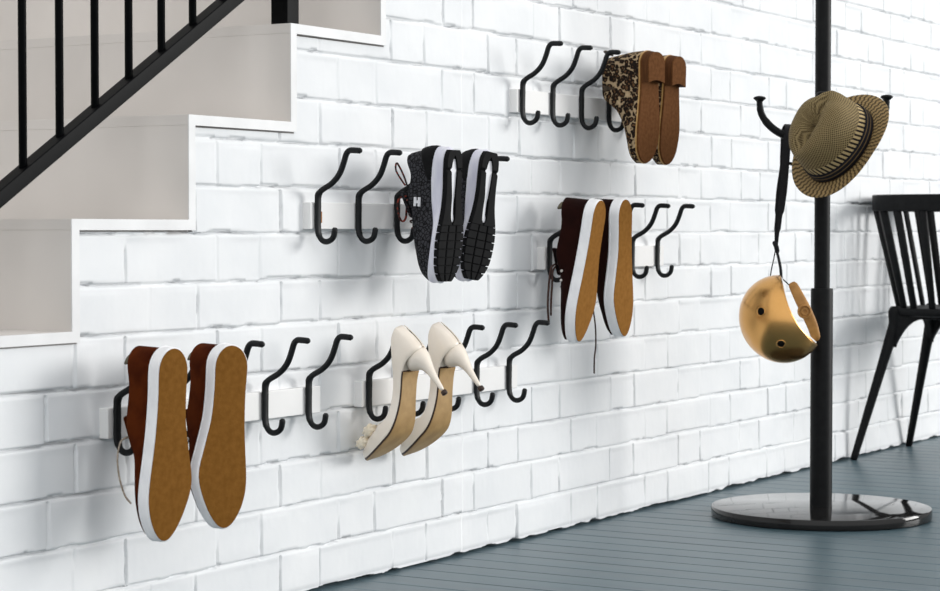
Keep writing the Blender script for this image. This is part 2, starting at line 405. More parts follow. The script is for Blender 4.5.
def sneaker(label, heel, toe, Yh, Yt, yaw, mir, sole, suede, lace, group, lace_kind, ws=1.0):
    m, L = frame(heel, toe, Yh, Yt, yaw)
    t = thing('sneaker', label, 'shoe', group=group); t.matrix_world = m
    ws *= L/.30
    slab(SN, L, ws, mir, [(-.0012,.0040),(-.0010,.0025),(.002,.0025)]).build('outsole', sole, t, auto=50)
    slab(SN, L, ws, mir, [(.0004,.002),(.0012,.0006),(.006,0),(.016,0.0),(.023,.0008),(.0250,.0022),(.0250,.006)]).build('midsole', M['foxing'], t, auto=60)
    tr = slab(SN, L, ws, mir, [(.0195,-.0004),(.0202,-.0008),(.0218,-.0008),(.0226,-.0002)]).build('foxing_stripe', M['foxing'], t)
    Hk = [(0,.012),(.06,.018),(.2,.025),(.4,.039),(.52,.052),(.62,.056),(.8,.054),(.93,.062),(1,.064)]
    Ok = [(0,0),(.42,0),(.52,.55),(.58,1),(1,1)]
    rings = upper_rings(SN, L, ws, mir, .021, Hk, Ok, inset=.0045)
    MB().loft(rings, closed=False).build('upper', suede, t, sub=1).modifiers.new('sol','SOLIDIFY').thickness = .0015
    # heel tab lining at the collar
    hb = MB(); rr = []
    for k in range(13):
        a = -1.0+2.0*k/12; x = .024*math.sin(a*1.35); z = L*.985-.006-.020*(1-math.cos(a*1.35))
        rr.append([(x, .078, z-.001), (x, .0915, z-.003), (x, .093, z-.006), (x, .090, z-.0075), (x, .078, z-.005)])
    hb.loft(rr).build('heel_collar', M['lining'], t)
    # tongue
    tg = []
    for k in range(9):
        u = k/8; z = L*(.44+.19*u); w = .022+.008*u; y = .021+.052+.020*u
        tg.append([(-w, y-.004, z),(-w*.6, y+.001, z),(0, y+.003, z),(w*.6, y+.001, z),(w, y-.004, z),(w*.6, y-.004, z),(0,y-.002,z),(-w*.6,y-.004,z)])
    MB().loft(tg).build('tongue', suede, t, sub=1)
    # laces
    lb = MB()
    for k in range(5):
        z = L*(.36+.052*k); y = .021+interp(Hk, .36+.052*k)+.004; w = .021+.0012*k
        lb.tube(smooth_path([(-w,y-.012,z),(-w*.7,y-.002,z+.001),(0,y+.002,z+.004),(w*.7,y-.002,z+.001),(w,y-.012,z)],3), .0019, 6)
    if lace_kind == 'loop':
        lb.tube(smooth_path([(-.020,.078,.52*L),(-.033,.082,.50*L),(-.040,.082,.42*L),(-.042,.074,.32*L),(-.040,.062,.23*L),(-.037,.050,.19*L)],6), .0017, 6)
    if lace_kind == 'long':
        lb.tube(smooth_path([(-.012,.080,.52*L),(-.030,.082,.48*L),(-.032,.080,.36*L),(-.032,.075,.22*L),(-.032,.066,.10*L)],6), .0023, 6)
        lb.tube(smooth_path([(-.012,.080,.50*L),(-.028,.078,.46*L),(-.030,.074,.38*L),(-.030,.070,.26*L),(-.032,.064,.16*L)],6), .0023, 6)
    if lace_kind == 'drop':
        lb.tube(smooth_path([(-.02,.086,.50*L),(-.026,.084,.42*L),(-.020,.074,.30*L),(-.014,.064,.1*L),(-.012,.062,-.06*L),(-.014,.064,-.16*L),(-.012,.065,-.27*L)],6), .0019, 6)
    lb.build('laces', lace, t)
    if lace_kind != 'loop':
        for k in range(2):
            MB().lathe([(.0008,.0012),(.0028,.0012),(.0036,0)], 12, M3=Matrix.Rotation(PI/2*-1,3,'Y')).xf(Matrix.Translation((-(.0375 if mir < 0 else .0335), .054-.002*k, L*(.47-.065*k)))).build('eyelet', M['eyelet'], t)
    return t
sneaker('russet suede sneaker with brown sole and taupe lace loop, nearest the left end hook', (174.5,347), (168,542), -.160, -.15, math.radians(9), 1, M['gum'], M['suede'], M['lace'], 'brown suede sneakers', 'loop')
sneaker('russet suede sneaker leaning with its brown sole out, between its pair and the bare hooks', (232.5,344), (219.5,529.5), -.172, -.16, math.radians(17), -1, M['gum'], M['suede'], M['lace'], 'brown suede sneakers', 'none', 1.09)
sneaker('dark maroon sneaker with narrow tilted tan sole and eyelets, left one of its pair', (602,199.5), (580,343), -.150, -.12, math.radians(-3), 1, M['gum2'], M['suede_dark'], M['lace_dark'], 'maroon sneakers', 'long')
sneaker('dark maroon sneaker with upright tan sole and one long dangling lace', (625.5,198.5), (623,337.5), -.150, -.135, math.radians(0), -1, M['gum2'], M['suede_dark'], M['lace_dark'], 'maroon sneakers', 'drop', 1.06)

# --- running shoes
def knit():
    m = mat('black_knit', (.02,.02,.02), .85, spec=.2); n, l, b = nodes(m)
    tc = n.new('ShaderNodeTexCoord'); v = n.new('ShaderNodeTexVoronoi'); v.feature = 'DISTANCE_TO_EDGE'; v.inputs['Scale'].default_value = 135
    l.new(tc.outputs['Object'], v.inputs['Vector'])
    r = n.new('ShaderNodeValToRGB'); r.color_ramp.elements[0].position = .04; r.color_ramp.elements[1].position = .16
    r.color_ramp.elements[0].color = (*srgb(6,6,8),1); r.color_ramp.elements[1].color = (*srgb(58,58,62),1)
    l.new(v.outputs['Distance'], r.inputs['Fac']); l.new(r.outputs['Color'], b.inputs['Base Color'])
    bp = n.new('ShaderNodeBump'); bp.inputs['Strength'].default_value = .6; bp.inputs['Distance'].default_value = .0015
    l.new(v.outputs['Distance'], bp.inputs['Height']); l.new(bp.outputs['Normal'], b.inputs['Normal']); return m
M['knit'] = knit()
M['plastic_black'] = noise_mix(mat('matte_black_rubber', (.01,.01,.01), .7, spec=.12), (.003,.003,.0035), (.006,.006,.0065), 40, 3)
M['eva'] = noise_mix(mat('pale_lilac_foam', (.7,.7,.8), .6), srgb(206,206,222), srgb(232,232,240), 60, 5, stretch=(1,1,.2), bump=.3, bscale=160, bdist=.001)
M['white_rubber'] = mat('white_rubber', srgb(236,236,240), .5)
RN = dict(lat=[(0,.032),(.15,.042),(.3,.0465),(.42,.0435),(.55,.0335),(.68,.029),(.85,.0285),(1,.027)],
          med=[(0,.034),(.15,.041),(.3,.043),(.42,.037),(.55,.029),(.68,.026),(.85,.0275),(1,.026)], cx=[(0,.008),(.2,.003),(.5,0),(1,0)], tc=.18, hc=.12)
def runner(label, heel, toe, Yh, Yt, yaw, mir):
    m, L = frame(heel, toe, Yh, Yt, yaw)
    t = thing('running_shoe', label, 'shoe', group='black running shoes'); t.matrix_world = m
    ws = L/.285*.90
    def wv(y, q): return (y/.028)*(interp([(0,.006),(.15,-.006),(.4,-.009),(.6,.006),(.8,.010),(.92,.007),(1,.011)], q))
    slab(RN, L, ws, mir, [(.004,.006),(.0045,.003),(.009,.0005),(.015,.0015),(.021,.0),(.026,.001),(.028,.004)], wave=wv).build('midsole', M['eva'], t, auto=60)
    # outsole: black rubber rails and lugs with scalloped edge, grooves shaped by rings
    def edge(z, side, ins): return side*outline_w(RN, z, ws, ins, side, L) - interp(RN['cx'], z)
    # forefoot lugs
    ob = MB(); n = 0
    zz = [.015,.075,.135,.195,.255,.315,.375,.43]
    for i in range(len(zz)-1):
        a, b = zz[i]+.004, zz[i+1]-.004
        for c in range(3):
            r = []
            for q in range(5):
                z = a+(b-a)*q/4
                lo, hi = edge(z,-1,-.001), edge(z,1,-.001)
                u0 = c/3; u1 = (c+1)/3; g = .0012
                x0 = lo+(hi-lo)*u0+(g if c else 0); x1 = lo+(hi-lo)*u1-(g if c < 2 else 0)
                sk = .010*((c-1))*0
                r.append([(mir*x0,.006,z*L+sk),(mir*x0,-.0035,z*L+sk),(mir*(x0+.0012),-.0045,z*L+sk),(mir*(x1-.0012),-.0045,z*L+sk),(mir*x1,-.0035,z*L+sk),(mir*x1,.006,z*L+sk)])
            ob.loft(r)
    # base web under forefoot
    r = []
    for q in range(26):
        z = .02+.43*q/25; r.append([(mir*edge(z,-1,.004),.004,z*L),(mir*edge(z,-1,.004),-.0015,z*L),(mir*edge(z,1,.004),-.0015,z*L),(mir*edge(z,1,.004),.004,z*L)])
    ob.loft(r)
    # two rails from midfoot to heel, joined round the heel
    for side in (-1,1):
        r = []
        for q in range(31):
            z = .43+.545*q/30
            o_ = edge(z, side, -.0004); wd = interp([(.43,.040),(.47,.030),(.55,.0235),(.64,.0215),(.72,.0185),(.84,.0175),(.91,.022),(.98,.03)], z)*ws
            i_ = o_-side*min(wd, abs(o_+interp(RN['cx'],z))*1.02)
            if z > .93: i_ = o_*0 - interp(RN['cx'], z)
            if abs(z-.62) < .008 or abs(z-.83) < .006: dy = .004
            else: dy = 0
            r.append([(mir*o_,.006,z*L),(mir*o_,-.0035+dy,z*L),(mir*(o_-side*.001),-.0045+dy,z*L),(mir*i_,-.0045+dy,z*L),(mir*i_,.006,z*L)])
        ob.loft(r)
    ob.build('outsole', M['plastic_black'], t, auto=35)
    # pale window inlay in the heel channel
    r = []
    for q in range(21):
        u = q/20; z = .44+.47*u; w = interp([(0,.004),(.06,.009),(.14,.006),(.35,.006),(.48,.010),(.62,.014),(.8,.014),(.92,.012),(1,.006)], u)
        r.append([(-w,.006,z*L),(-w,-.0005,z*L),(w,-.0005,z*L),(w,.006,z*L)])
    MB().loft(r).build('sole_inlay', M['white_rubber'], t, auto=40)
    for z in (.02,):
        pass
    Hk = [(0,.016),(.06,.030),(.2,.044),(.4,.062),(.52,.070),(.64,.074),(.8,.068),(.93,.080),(1,.086)]
    Ok = [(0,0),(.46,0),(.54,.5),(.60,1),(1,1)]
    def fl(tt, v): return -.022*max(0,v-.25)*max(0, (tt-.72)/.28)
    MB().loft(upper_rings(RN, L, ws, mir, .022, Hk, Ok, inset=.003, flare=fl), closed=False).build('upper', M['knit'], t, sub=1).modifiers.new('sol','SOLIDIFY').thickness = .0018
    # smooth heel counter overlay
    r = []
    for k in range(25):
        th = -1+2*k/24; side = 1 if th > 0 else -1
        z = 1-.24*abs(th)**1.6; z = min(z,.9985)
        x = side*(outline_w(RN, z, ws, .001, side, L)) if abs(th) > .02 else 0
        hh = .052*(1-.65*abs(th))
        r.append([(mir*(x), .028, z*L+.0015), (mir*x*1.01, .028+hh*.5, z*L+.0025), (mir*x*.985, .028+hh, z*L+.002-.008*(1-abs(th))), (mir*x*.93, .028+hh, z*L-.010), (mir*x*.93,.028, z*L-.003)])
    MB().loft(r).build('heel_counter', M['plastic_black'], t, sub=1)
    tg = []
    for k in range(9):
        u = k/8; z = L*(.46+.20*u); w = .024+.006*u; y = .020+.066+.026*u
        tg.append([(-w, y-.004, z),(-w*.6, y+.001, z),(0, y+.003, z),(w*.6, y+.001, z),(w, y-.004, z),(w*.6, y-.005, z),(0,y-.003,z),(-w*.6,y-.005,z)])
    MB().loft(tg).build('tongue', M['knit'], t, sub=1)
    lb = MB()
    for k in range(5):
        z = L*(.38+.052*k); y = .020+interp(Hk, .38+.052*k)+.004; w = .021+.001*k
        lb.tube(smooth_path([(-w,y-.010,z),(-w*.6,y-.001,z+.002),(0,y+.002,z+.004),(w*.6,y-.001,z+.002),(w,y-.010,z)],3), .002, 6)
    lb.tube(smooth_path([(-.012,.100,.62*L),(-.026,.108,.60*L),(-.032,.106,.52*L),(-.028,.098,.44*L),(-.020,.094,.46*L),(-.014,.098,.56*L)],5), .0021, 6)
    lb.tube(smooth_path([(-.014,.104,.70*L),(-.026,.118,.80*L),(-.020,.122,.86*L),(-.012,.112,.78*L),(-.008,.104,.70*L)],5), .0019, 6)
    lb.build('laces', M['lace_black'], t)
    # pale H shaped emblem on the side
    z0 = .585*L; y0 = .066; x = -outline_w(RN, .585, ws, .003, 1 if mir < 0 else -1, L)*1.0 - .0022
    em = MB()
    for (a, b) in (((y0-.0075, z0-.009),(y0-.0025, z0+.009)), ((y0+.0025, z0-.009),(y0+.0075, z0+.009)), ((y0-.0025, z0-.003),(y0+.0025, z0+.003))):
        em.box((x-.002, a[0], a[1]), (x+.002, b[0], b[1]))
    em.build('emblem', M['white_rubber'], t, bevel=.0008)
    return t
runner('black knit running shoe with pale emblem and dark laces, nearer the bare hooks', (454,146.5), (447.5,284), -.175, -.160, math.radians(6), 1)
runner('black knit running shoe hanging right behind its pair beside a lone hook tip', (491,149), (474,282.5), -.175, -.160, math.radians(14), 1)

# --- leopard ankle boots
def leopard():
    m = mat('leopard_print_suede', (.3,.2,.1), .85, spec=.15); n, l, b = nodes(m)
    tc = n.new('ShaderNodeTexCoord')
    wn = n.new('ShaderNodeTexNoise'); wn.inputs['Scale'].default_value = 90; l.new(tc.outputs['Object'], wn.inputs['Vector'])
    mxv = n.new('ShaderNodeMix'); mxv.data_type = 'VECTOR'; mxv.inputs[0].default_value = .012
    l.new(tc.outputs['Object'], mxv.inputs[4]); l.new(wn.outputs['Color'], mxv.inputs[5])
    v = n.new('ShaderNodeTexVoronoi'); v.inputs['Scale'].default_value = 92; v.inputs['Randomness'].default_value = .8; l.new(mxv.outputs[1], v.inputs['Vector'])
    r = n.new('ShaderNodeValToRGB'); cr = r.color_ramp
    cr.elements[0].position = 0; cr.elements[0].color = (*srgb(104,76,50),1)
    cr.elements[1].position = .24; cr.elements[1].color = (*srgb(96,68,44),1)
    for p, c in ((.29,(32,22,16)),(.56,(28,20,15)),(.63,(164,140,108)),(1,(188,166,134))):
        e = cr.elements.new(p); e.color = (*srgb(*c),1)
    l.new(v.outputs['Distance'], r.inputs['Fac']); l.new(r.outputs['Color'], b.inputs['Base Color']); return m
M['leopard'] = leopard()
M['leather_sole'] = noise_mix(mat('brown_leather_sole', (.2,.1,.05), .9, spec=.08), srgb(92,58,32), srgb(106,69,40), 120, 6, bump=.3, bscale=300, bdist=.0006)
M['heel_stack'] = noise_mix(mat('stacked_leather_heel', (.2,.1,.05), .8, spec=.12), srgb(70,42,22), srgb(92,57,31), 30, 4, stretch=(1,14,1))
M['welt'] = noise_mix(mat('honey_welt', (.4,.25,.1), .6), srgb(176,134,76), srgb(196,156,96), 60, 3)
M['elastic'] = noise_mix(mat('dark_brown_elastic', (.05,.04,.03), .9), srgb(58,46,34), srgb(84,68,50), 200, 2, stretch=(1,1,.1))
BT = dict(lat=[(0,.032),(.15,.042),(.3,.049),(.45,.046),(.6,.041),(.72,.038),(.85,.037),(1,.036)],
          med=[(0,.032),(.15,.038),(.3,.040),(.45,.037),(.58,.034),(.72,.033),(.85,.035),(1,.034)], cx=[(0,.005),(.2,.002),(.5,0),(1,0)], tc=.16, hc=.11)
def boot(label, heel, toe, Yh, Yt, yaw, mir, ws=1.0):
    m, L = frame(heel, toe, Yh, Yt, yaw)
    t = thing('ankle_boot', label, 'boot', group='leopard print ankle boots'); t.matrix_world = m
    ws *= L/.25
    slab(BT, L, ws, mir, [(0,.004),(0,.0015),(.0025,.0005),(.0045,.001)]).build('sole', M['leather_sole'], t, auto=50)
    slab(BT, L, ws, mir, [(.0045,.001),(.005,-.0006),(.0075,-.0006),(.008,.002)]).build('welt', M['welt'], t, auto=60)
    # block heel: outline of the heel seat with a curved breast
    rings = []
    for y, ins in ((.001,.001),(-.005,.0015),(-.010,.0025),(-.0145,.003),(-.0150,.004)):
        r = []; z0 = .715; N = 14
        for side in (1,-1):
            ts = [z0+(1-ins/L-z0)*math.sin(PI/2*k/N) for k in range(N+1)]
            if side < 0: ts = ts[::-1][1:]
            for z in ts: r.append((mir*(side*outline_w(BT, z, ws, ins, side, L)), y, z*L))
        for k in range(1,6):
            u = k/6; x = -outline_w(BT, z0, ws, ins, -1, L)+(outline_w(BT, z0, ws, ins, 1, L)+outline_w(BT, z0, ws, ins, -1, L))*u
            r.append((mir*x, y, z0*L+.006*math.sin(PI*u)))
        rings.append(r)
    MB().loft(rings).build('heel', M['heel_stack'], t, auto=50)
    slab_r = [[(p[0], -.0148+dy, p[2]) for p in rings[3]] for dy in (0,-.003)]
    MB().loft(slab_r).build('heel_tip', M['leather_sole'], t, auto=50)
    Hk = [(0,.020),(.06,.028),(.2,.036),(.35,.050),(.46,.070),(.52,.088),(.58,.100),(.8,.104),(1,.098)]
    Ok = [(0,0),(.46,0),(.53,.6),(.58,1),(1,1)]
    def fl(tt, v): return -.020*max(0, v-.25)*max(0,(tt-.75)/.25)
    MB().loft(upper_rings(BT, L, ws, mir, .006, Hk, Ok, inset=.002, flare=fl, N=50), closed=False).build('upper', M['leopard'], t, sub=1).modifiers.new('sol','SOLIDIFY').thickness = .0018
    # elastic gusset on each side
    for side in (1,-1):
        r = []
        for k in range(7):
            u = k/6; y = .068+.036*u; zc = .66; hw = .005+.022*u
            rr_ = []
            for q in range(5):
                z = zc+(q/4-.5)*2*hw/ (L/.25) *1.0
                x = side*(outline_w(BT, z, ws, .002, side, L)*interp([(0,1.02),(.5,1.0),(1,.955)], u)+.0012)
                rr_.append((mir*x, y, z*L))
            r.append(rr_)
        MB().loft(r, closed=False).build('gusset', M['elastic'], t).modifiers.new('sol','SOLIDIFY').thickness = .0015
    MB().tube(smooth_path([(-.004,.104,.985*L),(-.004,.118,.995*L),(.004,.118,.985*L),(.004,.104,.97*L)],4), .002, 6, r2=.006).build('pull_tab', M['elastic'], t)
    return t
boot('leopard print ankle boot with full brown sole and block heel, nearer the bare hooks', (650.5,50.5), (647.5,163.5), -.165, -.155, math.radians(6), 1)
boot('leopard print ankle boot seen narrowly at the far right of its pair', (673,55), (668.5,165), -.165, -.155, math.radians(2), 1)

# --- satin pumps
def satin():
    m = mat('ivory_satin', srgb(226,214,198), .27, spec=.6, Sheen_Weight=.3)
    return noise_mix(m, srgb(242,230,214), srgb(249,239,226), 14, 4, bump=.06, bscale=400, bdist=.0004)
M['satin'] = satin()
M['tan_sole'] = noise_mix(mat('tan_leather_sole', (.4,.3,.15), .55), srgb(166,132,84), srgb(182,148,98), 40, 4)
M['dark_edge'] = mat('dark_sole_edge', srgb(52,32,20), .5)
M['bow'] = noise_mix(mat('champagne_organza', (.6,.5,.35), .45, Sheen_Weight=.5), srgb(236,220,190), srgb(248,236,214), 30, 4, stretch=(1,1,6))
def pump(label, tip, cup, Yt, mir, sc=1.0, yaw=0.0, roll=0.0):
    T = at(*tip, Yt)
    t = thing('stiletto_pump', label, 'shoe', group='ivory satin stiletto pumps')
    # local: y forward (heel to toe), z up (ground to foot), x across
    fwd = Vector((math.sin(yaw), .775, -.63)); fwd.normalize()
    up = Vector((0, .63, .775)); up = (up - fwd*up.dot(fwd)).normalized(); x = fwd.cross(up)
    m = Matrix((x, fwd, up)).transposed().to_4x4() @ Matrix.Rotation(roll, 4, 'Y') @ Matrix.Scale(sc, 4); m.translation = T
    t.matrix_world = m
    SB = [(-.016,.093),(0,.0905),(.02,.086),(.04,.073),(.06,.053),(.08,.033),(.10,.016),(.12,.005),(.14,.0015),(.17,.001),(.195,.004),(.215,.010)]   # f, base height
    WD = [(-.016,.004),(-.013,.013),(-.006,.0215),(.008,.0265),(.03,.027),(.055,.025),(.075,.0265),(.10,.033),(.125,.038),(.145,.0385),(.17,.033),(.19,.024),(.205,.014),(.213,.006),(.216,.0015)]
    HT = [(-.016,.062),(0,.062),(.015,.056),(.035,.042),(.06,.030),(.09,.025),(.115,.026),(.14,.033),(.16,.034),(.19,.026),(.21,.014),(.216,.006)]
    OPN = [(-.016,1),(.12,1),(.138,.7),(.150,0),(.216,0)]
    rings = []; N = 56
    for k in range(N+1):
        q = (1-math.cos(PI*k/N))/2; f = -.016+.232*q
        b = interp(SB, f); w = max(interp(WD, f), .001); H = interp(HT, f); op = min(1,max(0,interp(OPN, f)))
        half = [(c[0]*(1-op)+d[0]*op*(1-.10*c_i/8), c[1]*(1-op)+d[1]*op) for c_i, (c, d) in enumerate(zip(CL, OP))]
        # back wall leans in over the heel
        lean = -.004*math.exp(-((f+.016)/.012)**2)
        rings.append([(mir*w*u, f + lean*math.sin(PI*min(1,v))*1.0 + .010*v*math.exp(-((f+.016)/.012)**2), b+v*H) for u, v in half]+[(-mir*w*u, f + lean*math.sin(PI*min(1,v)) + .010*v*math.exp(-((f+.016)/.012)**2), b+v*H) for u, v in half[::-1][1:]])
    MB().loft(rings, closed=False).build('upper', M['satin'], t, sub=1).modifiers.new('sol','SOLIDIFY').thickness = .0012
    # sole and its dark edge
    for nm, mt, d0, d1, ins in (('sole_edge','dark_edge', -.0022, .0012, -.0006), ('sole','tan_sole', -.0034, -.0016, .0006)):
        r = []
        for k in range(49):
            q = (1-math.cos(PI*k/48))/2; f = .033+.181*q
            b = interp(SB, f); w = max(interp(WD, f)-ins, .0008)
            if f < .034: w *= 1
            r.append([(-w, f, b+d1),(-w, f, b+d0),(-w*.5,f,b+d0-.0006),(0,f,b+d0-.0008),(w*.5,f,b+d0-.0006),(w, f, b+d0),(w, f, b+d1)])
        MB().loft(r).build(nm, M[mt], t, auto=50)
    # stiletto heel
    r = []
    prof = [(.100,-.0165,.028,.0235),(.090,-.0170,.034,.0240),(.082,-.0168,.027,.0220),(.074,-.0155,.0185,.0180),(.065,-.0130,.0115,.0135),(.054,-.0100,.0070,.0098),(.040,-.0070,.0055,.0075),(.022,-.0048,.0042,.0056),(.007,-.0042,.0040,.0050)]
    for h, f0, f1, w in prof:
        c = (f0+f1)/2; a = (f1-f0)/2
        r.append([(w*math.cos(2*PI*j/20), c+a*math.sin(2*PI*j/20), h + (.0 if h < .07 else max(-.016, -.42*max(0,a*math.sin(2*PI*j/20)+c-.004)))) for j in range(20)])
    MB().loft(r).build('heel', M['satin'], t, sub=1)
    MB().lathe([(.0048,0),(.0058,.0015),(.0058,.007),(.005,.008)], 16).xf(Matrix.Translation((0,0,-.0008))).build('heel_tip', M['dark_edge'], t)
    # bow over the toe: two gathered fans of ribbon and a knot
    bb = MB()
    for sx in (-1,1):
        for lay, (cy, cz, ry, rz, rx) in enumerate(((.181,.041,.018,.014,.029),(.203,.033,.017,.013,.027))):
            rr_ = []
            for k in range(15):
                u = k/14; th = PI*u; pr_ = math.sin(th)**.75*(.35+.65*u)
                ring = []
                for j in range(32):
                    q = 2*PI*j/32; rp = 1+.17*math.sin(q*7+lay*1.3+sx)*min(1,u*2.2)
                    ring.append((sx*(.001+rx*(1-math.cos(th))/2*1.05), cy+(pr_*ry*rp)*math.cos(q)*1.15+(.004*u)*(1 if lay else -1), cz+(pr_*rz*rp)*math.sin(q)+.004*u))
                rr_.append(ring)
            bb.loft(rr_)
    bb.xf(Matrix.Translation((0,-.016,-.004))).build('bow', M['bow'], t)
    MB().tube([(-.007,.190,.034),(0,.190,.041),(.007,.190,.034)], .0075, 12, r2=.010).xf(Matrix.Translation((0,-.016,-.004))).build('bow_knot', M['bow'], t)
    return t
pump('ivory satin stiletto pump with champagne bow on its toe, left of its pair', (445.2,394), (410,326), -.203, 1, 1.035, 0)
pump('ivory satin stiletto pump behind its pair, heel reaching towards the bare hooks', (482,390), (442,321), -.209, 1, 1.05, 0)

# ------------------------------------------------------------------ coat stand
K = .962                                   # the stand and what hangs on it are a little nearer than first measured
PB = atd(820.8, 516, 5.312*K); PX, PY = PB.x, PB.y
def atk(px, py, d): return atd(px, py, d*K)
cs = thing('coat_stand', 'tall black coat stand with round glossy base standing before the brick wall', 'coat stand', (PX, PY, 0))
cs.scale = (K, K, K)
MB().lathe([(.262,0),(.269,.002),(.270,.006),(.270,.022),(.268,.0255),(.264,.0265),(.03,.0265)], 96).build('base', M['gloss'], cs, auto=30)
MB().lathe([(.0272,.0262),(.0272,.559),(.0262,.564),(.019,.564)], 40).build('sleeve', M['black'], cs, auto=30)
MB().lathe([(.0192,.50),(.0192,1.70),(.017,1.715),(.008,1.722)], 40).build('pole', M['black'], cs, auto=30)
MB().lathe([(.0192,.862),(.0225,.865),(.0225,.957),(.0192,.960)], 40).build('collar', M['black'], cs, auto=30)
v0 = Vector((PX, PY+DW, 0)).normalized(); v1 = Vector((v0.y, -v0.x, 0))
for dv in (-v1, v1, -v0, v0):
    p = [(0.010,.905),(.045,.903),(.080,.909),(.112,.924),(.135,.944),(.149,.966),(.1535,.985),(.154,1.0)]
    m = MB().tube(smooth_path([tuple(dv*r)[:2]+(z+.027,) for r, z in p], 5), [.0095]*22+[.0085]*8+[.0075]*6, 12)
    ar = m.build('arm', M['black'], cs)
    k = MB().lathe([(.006,-.004),(.010,.000),(.0150,.004),(.0155,.006),(.013,.009),(.006,.011)], 24).xf(Matrix.Translation((dv*.154)+Vector((0,0,1.027)))).build('knob', M['black'], ar)
    MB().tube([dv*.015+Vector((0,0,.869)), dv*.075+Vector((0,0,.870)), dv*.084+Vector((0,0,.873))], .0042, 10).build('peg', M['black'], cs)

# ------------------------------------------------------------------ straw hat
def straw(kind):
    m = mat('straw_'+kind, (.5,.4,.2), .75, spec=.2); n, l, b = nodes(m)
    tc = n.new('ShaderNodeTexCoord'); sp = n.new('ShaderNodeSeparateXYZ'); l.new(tc.outputs['Object'], sp.inputs[0])
    def mth(op, *a):
        x = n.new('ShaderNodeMath'); x.operation = op
        for i, v in enumerate(a):
            if isinstance(v, (int, float)): x.inputs[i].default_value = v
            else: l.new(v, x.inputs[i])
        return x.outputs[0]
    X, Y, Z = sp.outputs
    ang = mth('ARCTAN2', Y, X)
    R = mth('SQRT', mth('ADD', mth('MULTIPLY', X, X), mth('MULTIPLY', Y, Y)))
    tan = srgb(164,138,94); dk = srgb(36,26,18); md = srgb(132,110,72); nv = srgb(22,22,30)
    def mixc(f, a, c):
        x = n.new('ShaderNodeMix'); x.data_type = 'RGBA'
        l.new(f, x.inputs[0])
        for i, v in ((6,a),(7,c)):
            if isinstance(v, tuple): x.inputs[i].default_value = (*v,1)
            else: l.new(v, x.inputs[i])
        return x.outputs[2]
    step = lambda v, e: mth('GREATER_THAN', v, e)
    if kind == 'brim':
        zig = mth('MULTIPLY', mth('PINGPONG', mth('MULTIPLY', R, 1.0), .0065), 4.5)
        s = mth('SINE', mth('MULTIPLY', mth('ADD', ang, zig), 62))
        c = mixc(mth('MULTIPLY', step(s, .15), .82), tan, dk)
        rings = mth('SINE', mth('MULTIPLY', R, 1250))
        c = mixc(mth('MULTIPLY', step(rings, .55), .35), c, md)
        h = mth('ADD', s, rings)
    elif kind == 'crown':
        w1 = mth('SINE', mth('MULTIPLY', ang, 64)); w2 = mth('SINE', mth('MULTIPLY', mth('ADD', Z, mth('MULTIPLY', R, -1.0)), 760))
        wv = mth('MULTIPLY', w1, w2)
        base = mixc(step(wv, .12), srgb(144,126,88), srgb(70,56,36))
        low = mth('LESS_THAN', Z, .050)
        rib = mth('SINE', mth('MULTIPLY', mth('ADD', ang, mth('MULTIPLY', Z, 4)), 46))
        ribc = mixc(step(rib, .1), srgb(184,162,118), srgb(40,32,26))
        c = mixc(low, base, ribc); h = wv
    else:
        st_ = mth('SINE', mth('MULTIPLY', Z, 2*PI/.0105)); c = mixc(step(st_, .70), nv, srgb(112,92,62))
        h = mth('SINE', mth('MULTIPLY', Z, 2400))
    l.new(c, b.inputs['Base Color'])
    bp = n.new('ShaderNodeBump'); bp.inputs['Strength'].default_value = .45; bp.inputs['Distance'].default_value = .001
    l.new(h, bp.inputs['Height']); l.new(bp.outputs['Normal'], b.inputs['Normal']); return m
for k in ('brim','crown','ribbon'): M['straw_'+k] = straw(k)
ax = (RT*-.68 + UD*.47 - FD*.565).normalized()
yv = (UD*.86 + RT*.30 - FD*.10); yv = (yv-ax*yv.dot(ax)).normalized(); xv = yv.cross(ax)
HC_ = atk(841, 145.5, 5.15)
hat = thing('straw_hat', 'woven tan straw hat with dark ribbon hanging on the coat stand', 'hat')
hm = Matrix((xv, yv, ax)).transposed().to_4x4(); hm.translation = HC_; hm = hm @ Matrix.Scale(K*1.04, 4); hat.matrix_world = hm
OV = 1.20
rings = []
for k in range(11):
    u = k/10; r = []
    for j in range(96):
        q = 2*PI*j/96; rr_ = .078+.046*u
        x = rr_*math.cos(q); y = (rr_+.004)*math.sin(q)*(1+(OV-1)*(1-u*.5))
        z = .011*u*u*(abs(math.cos(q)))**2 + .004*u - .010*u*u*max(0,math.sin(q)) + .002*math.sin(q*3+1)*u
        r.append((x, y, z))
    rings.append(r)
outer = rings; inner = [[(p[0], p[1], p[2]-.0022) for p in r] for r in rings]
MB().loft(outer+inner[::-1], wrap=True).build('brim', M['straw_brim'], hat)
def crown(prof, off=0):
    rs = []
    for rr_, z in prof:
        r = []
        for j in range(96):
            q = 2*PI*j/96; x = rr_*math.cos(q); y = rr_*math.sin(q)*OV
            e = max(0, (z-.045)/.06)
            pin = .011*e*(math.exp(-((q-PI*.32)/.30)**2)+math.exp(-((q-PI*.68)/.30)**2))   # front dents
            x -= pin*math.cos(q)*1.3; y -= pin*math.sin(q)*.6
            cr = .026*math.exp(-(x/.015)**2)*max(0,1-(y/.085)**2)*max(0,(z-.070)/.035)
            rise = .006*math.sin(q)*e
            r.append((x, y, z-cr+rise+off))
        rs.append(r)
    return rs
prof = [(.0815,0),(.081,.012),(.080,.026),(.0792,.040),(.078,.055),(.0765,.070),(.0745,.086),(.071,.100),(.065,.110),(.057,.117),(.046,.121),(.031,.122),(.015,.121),(.004,.120),(.0005,.120)]
MB().loft(crown(prof)).build('crown', M['straw_crown'], hat)
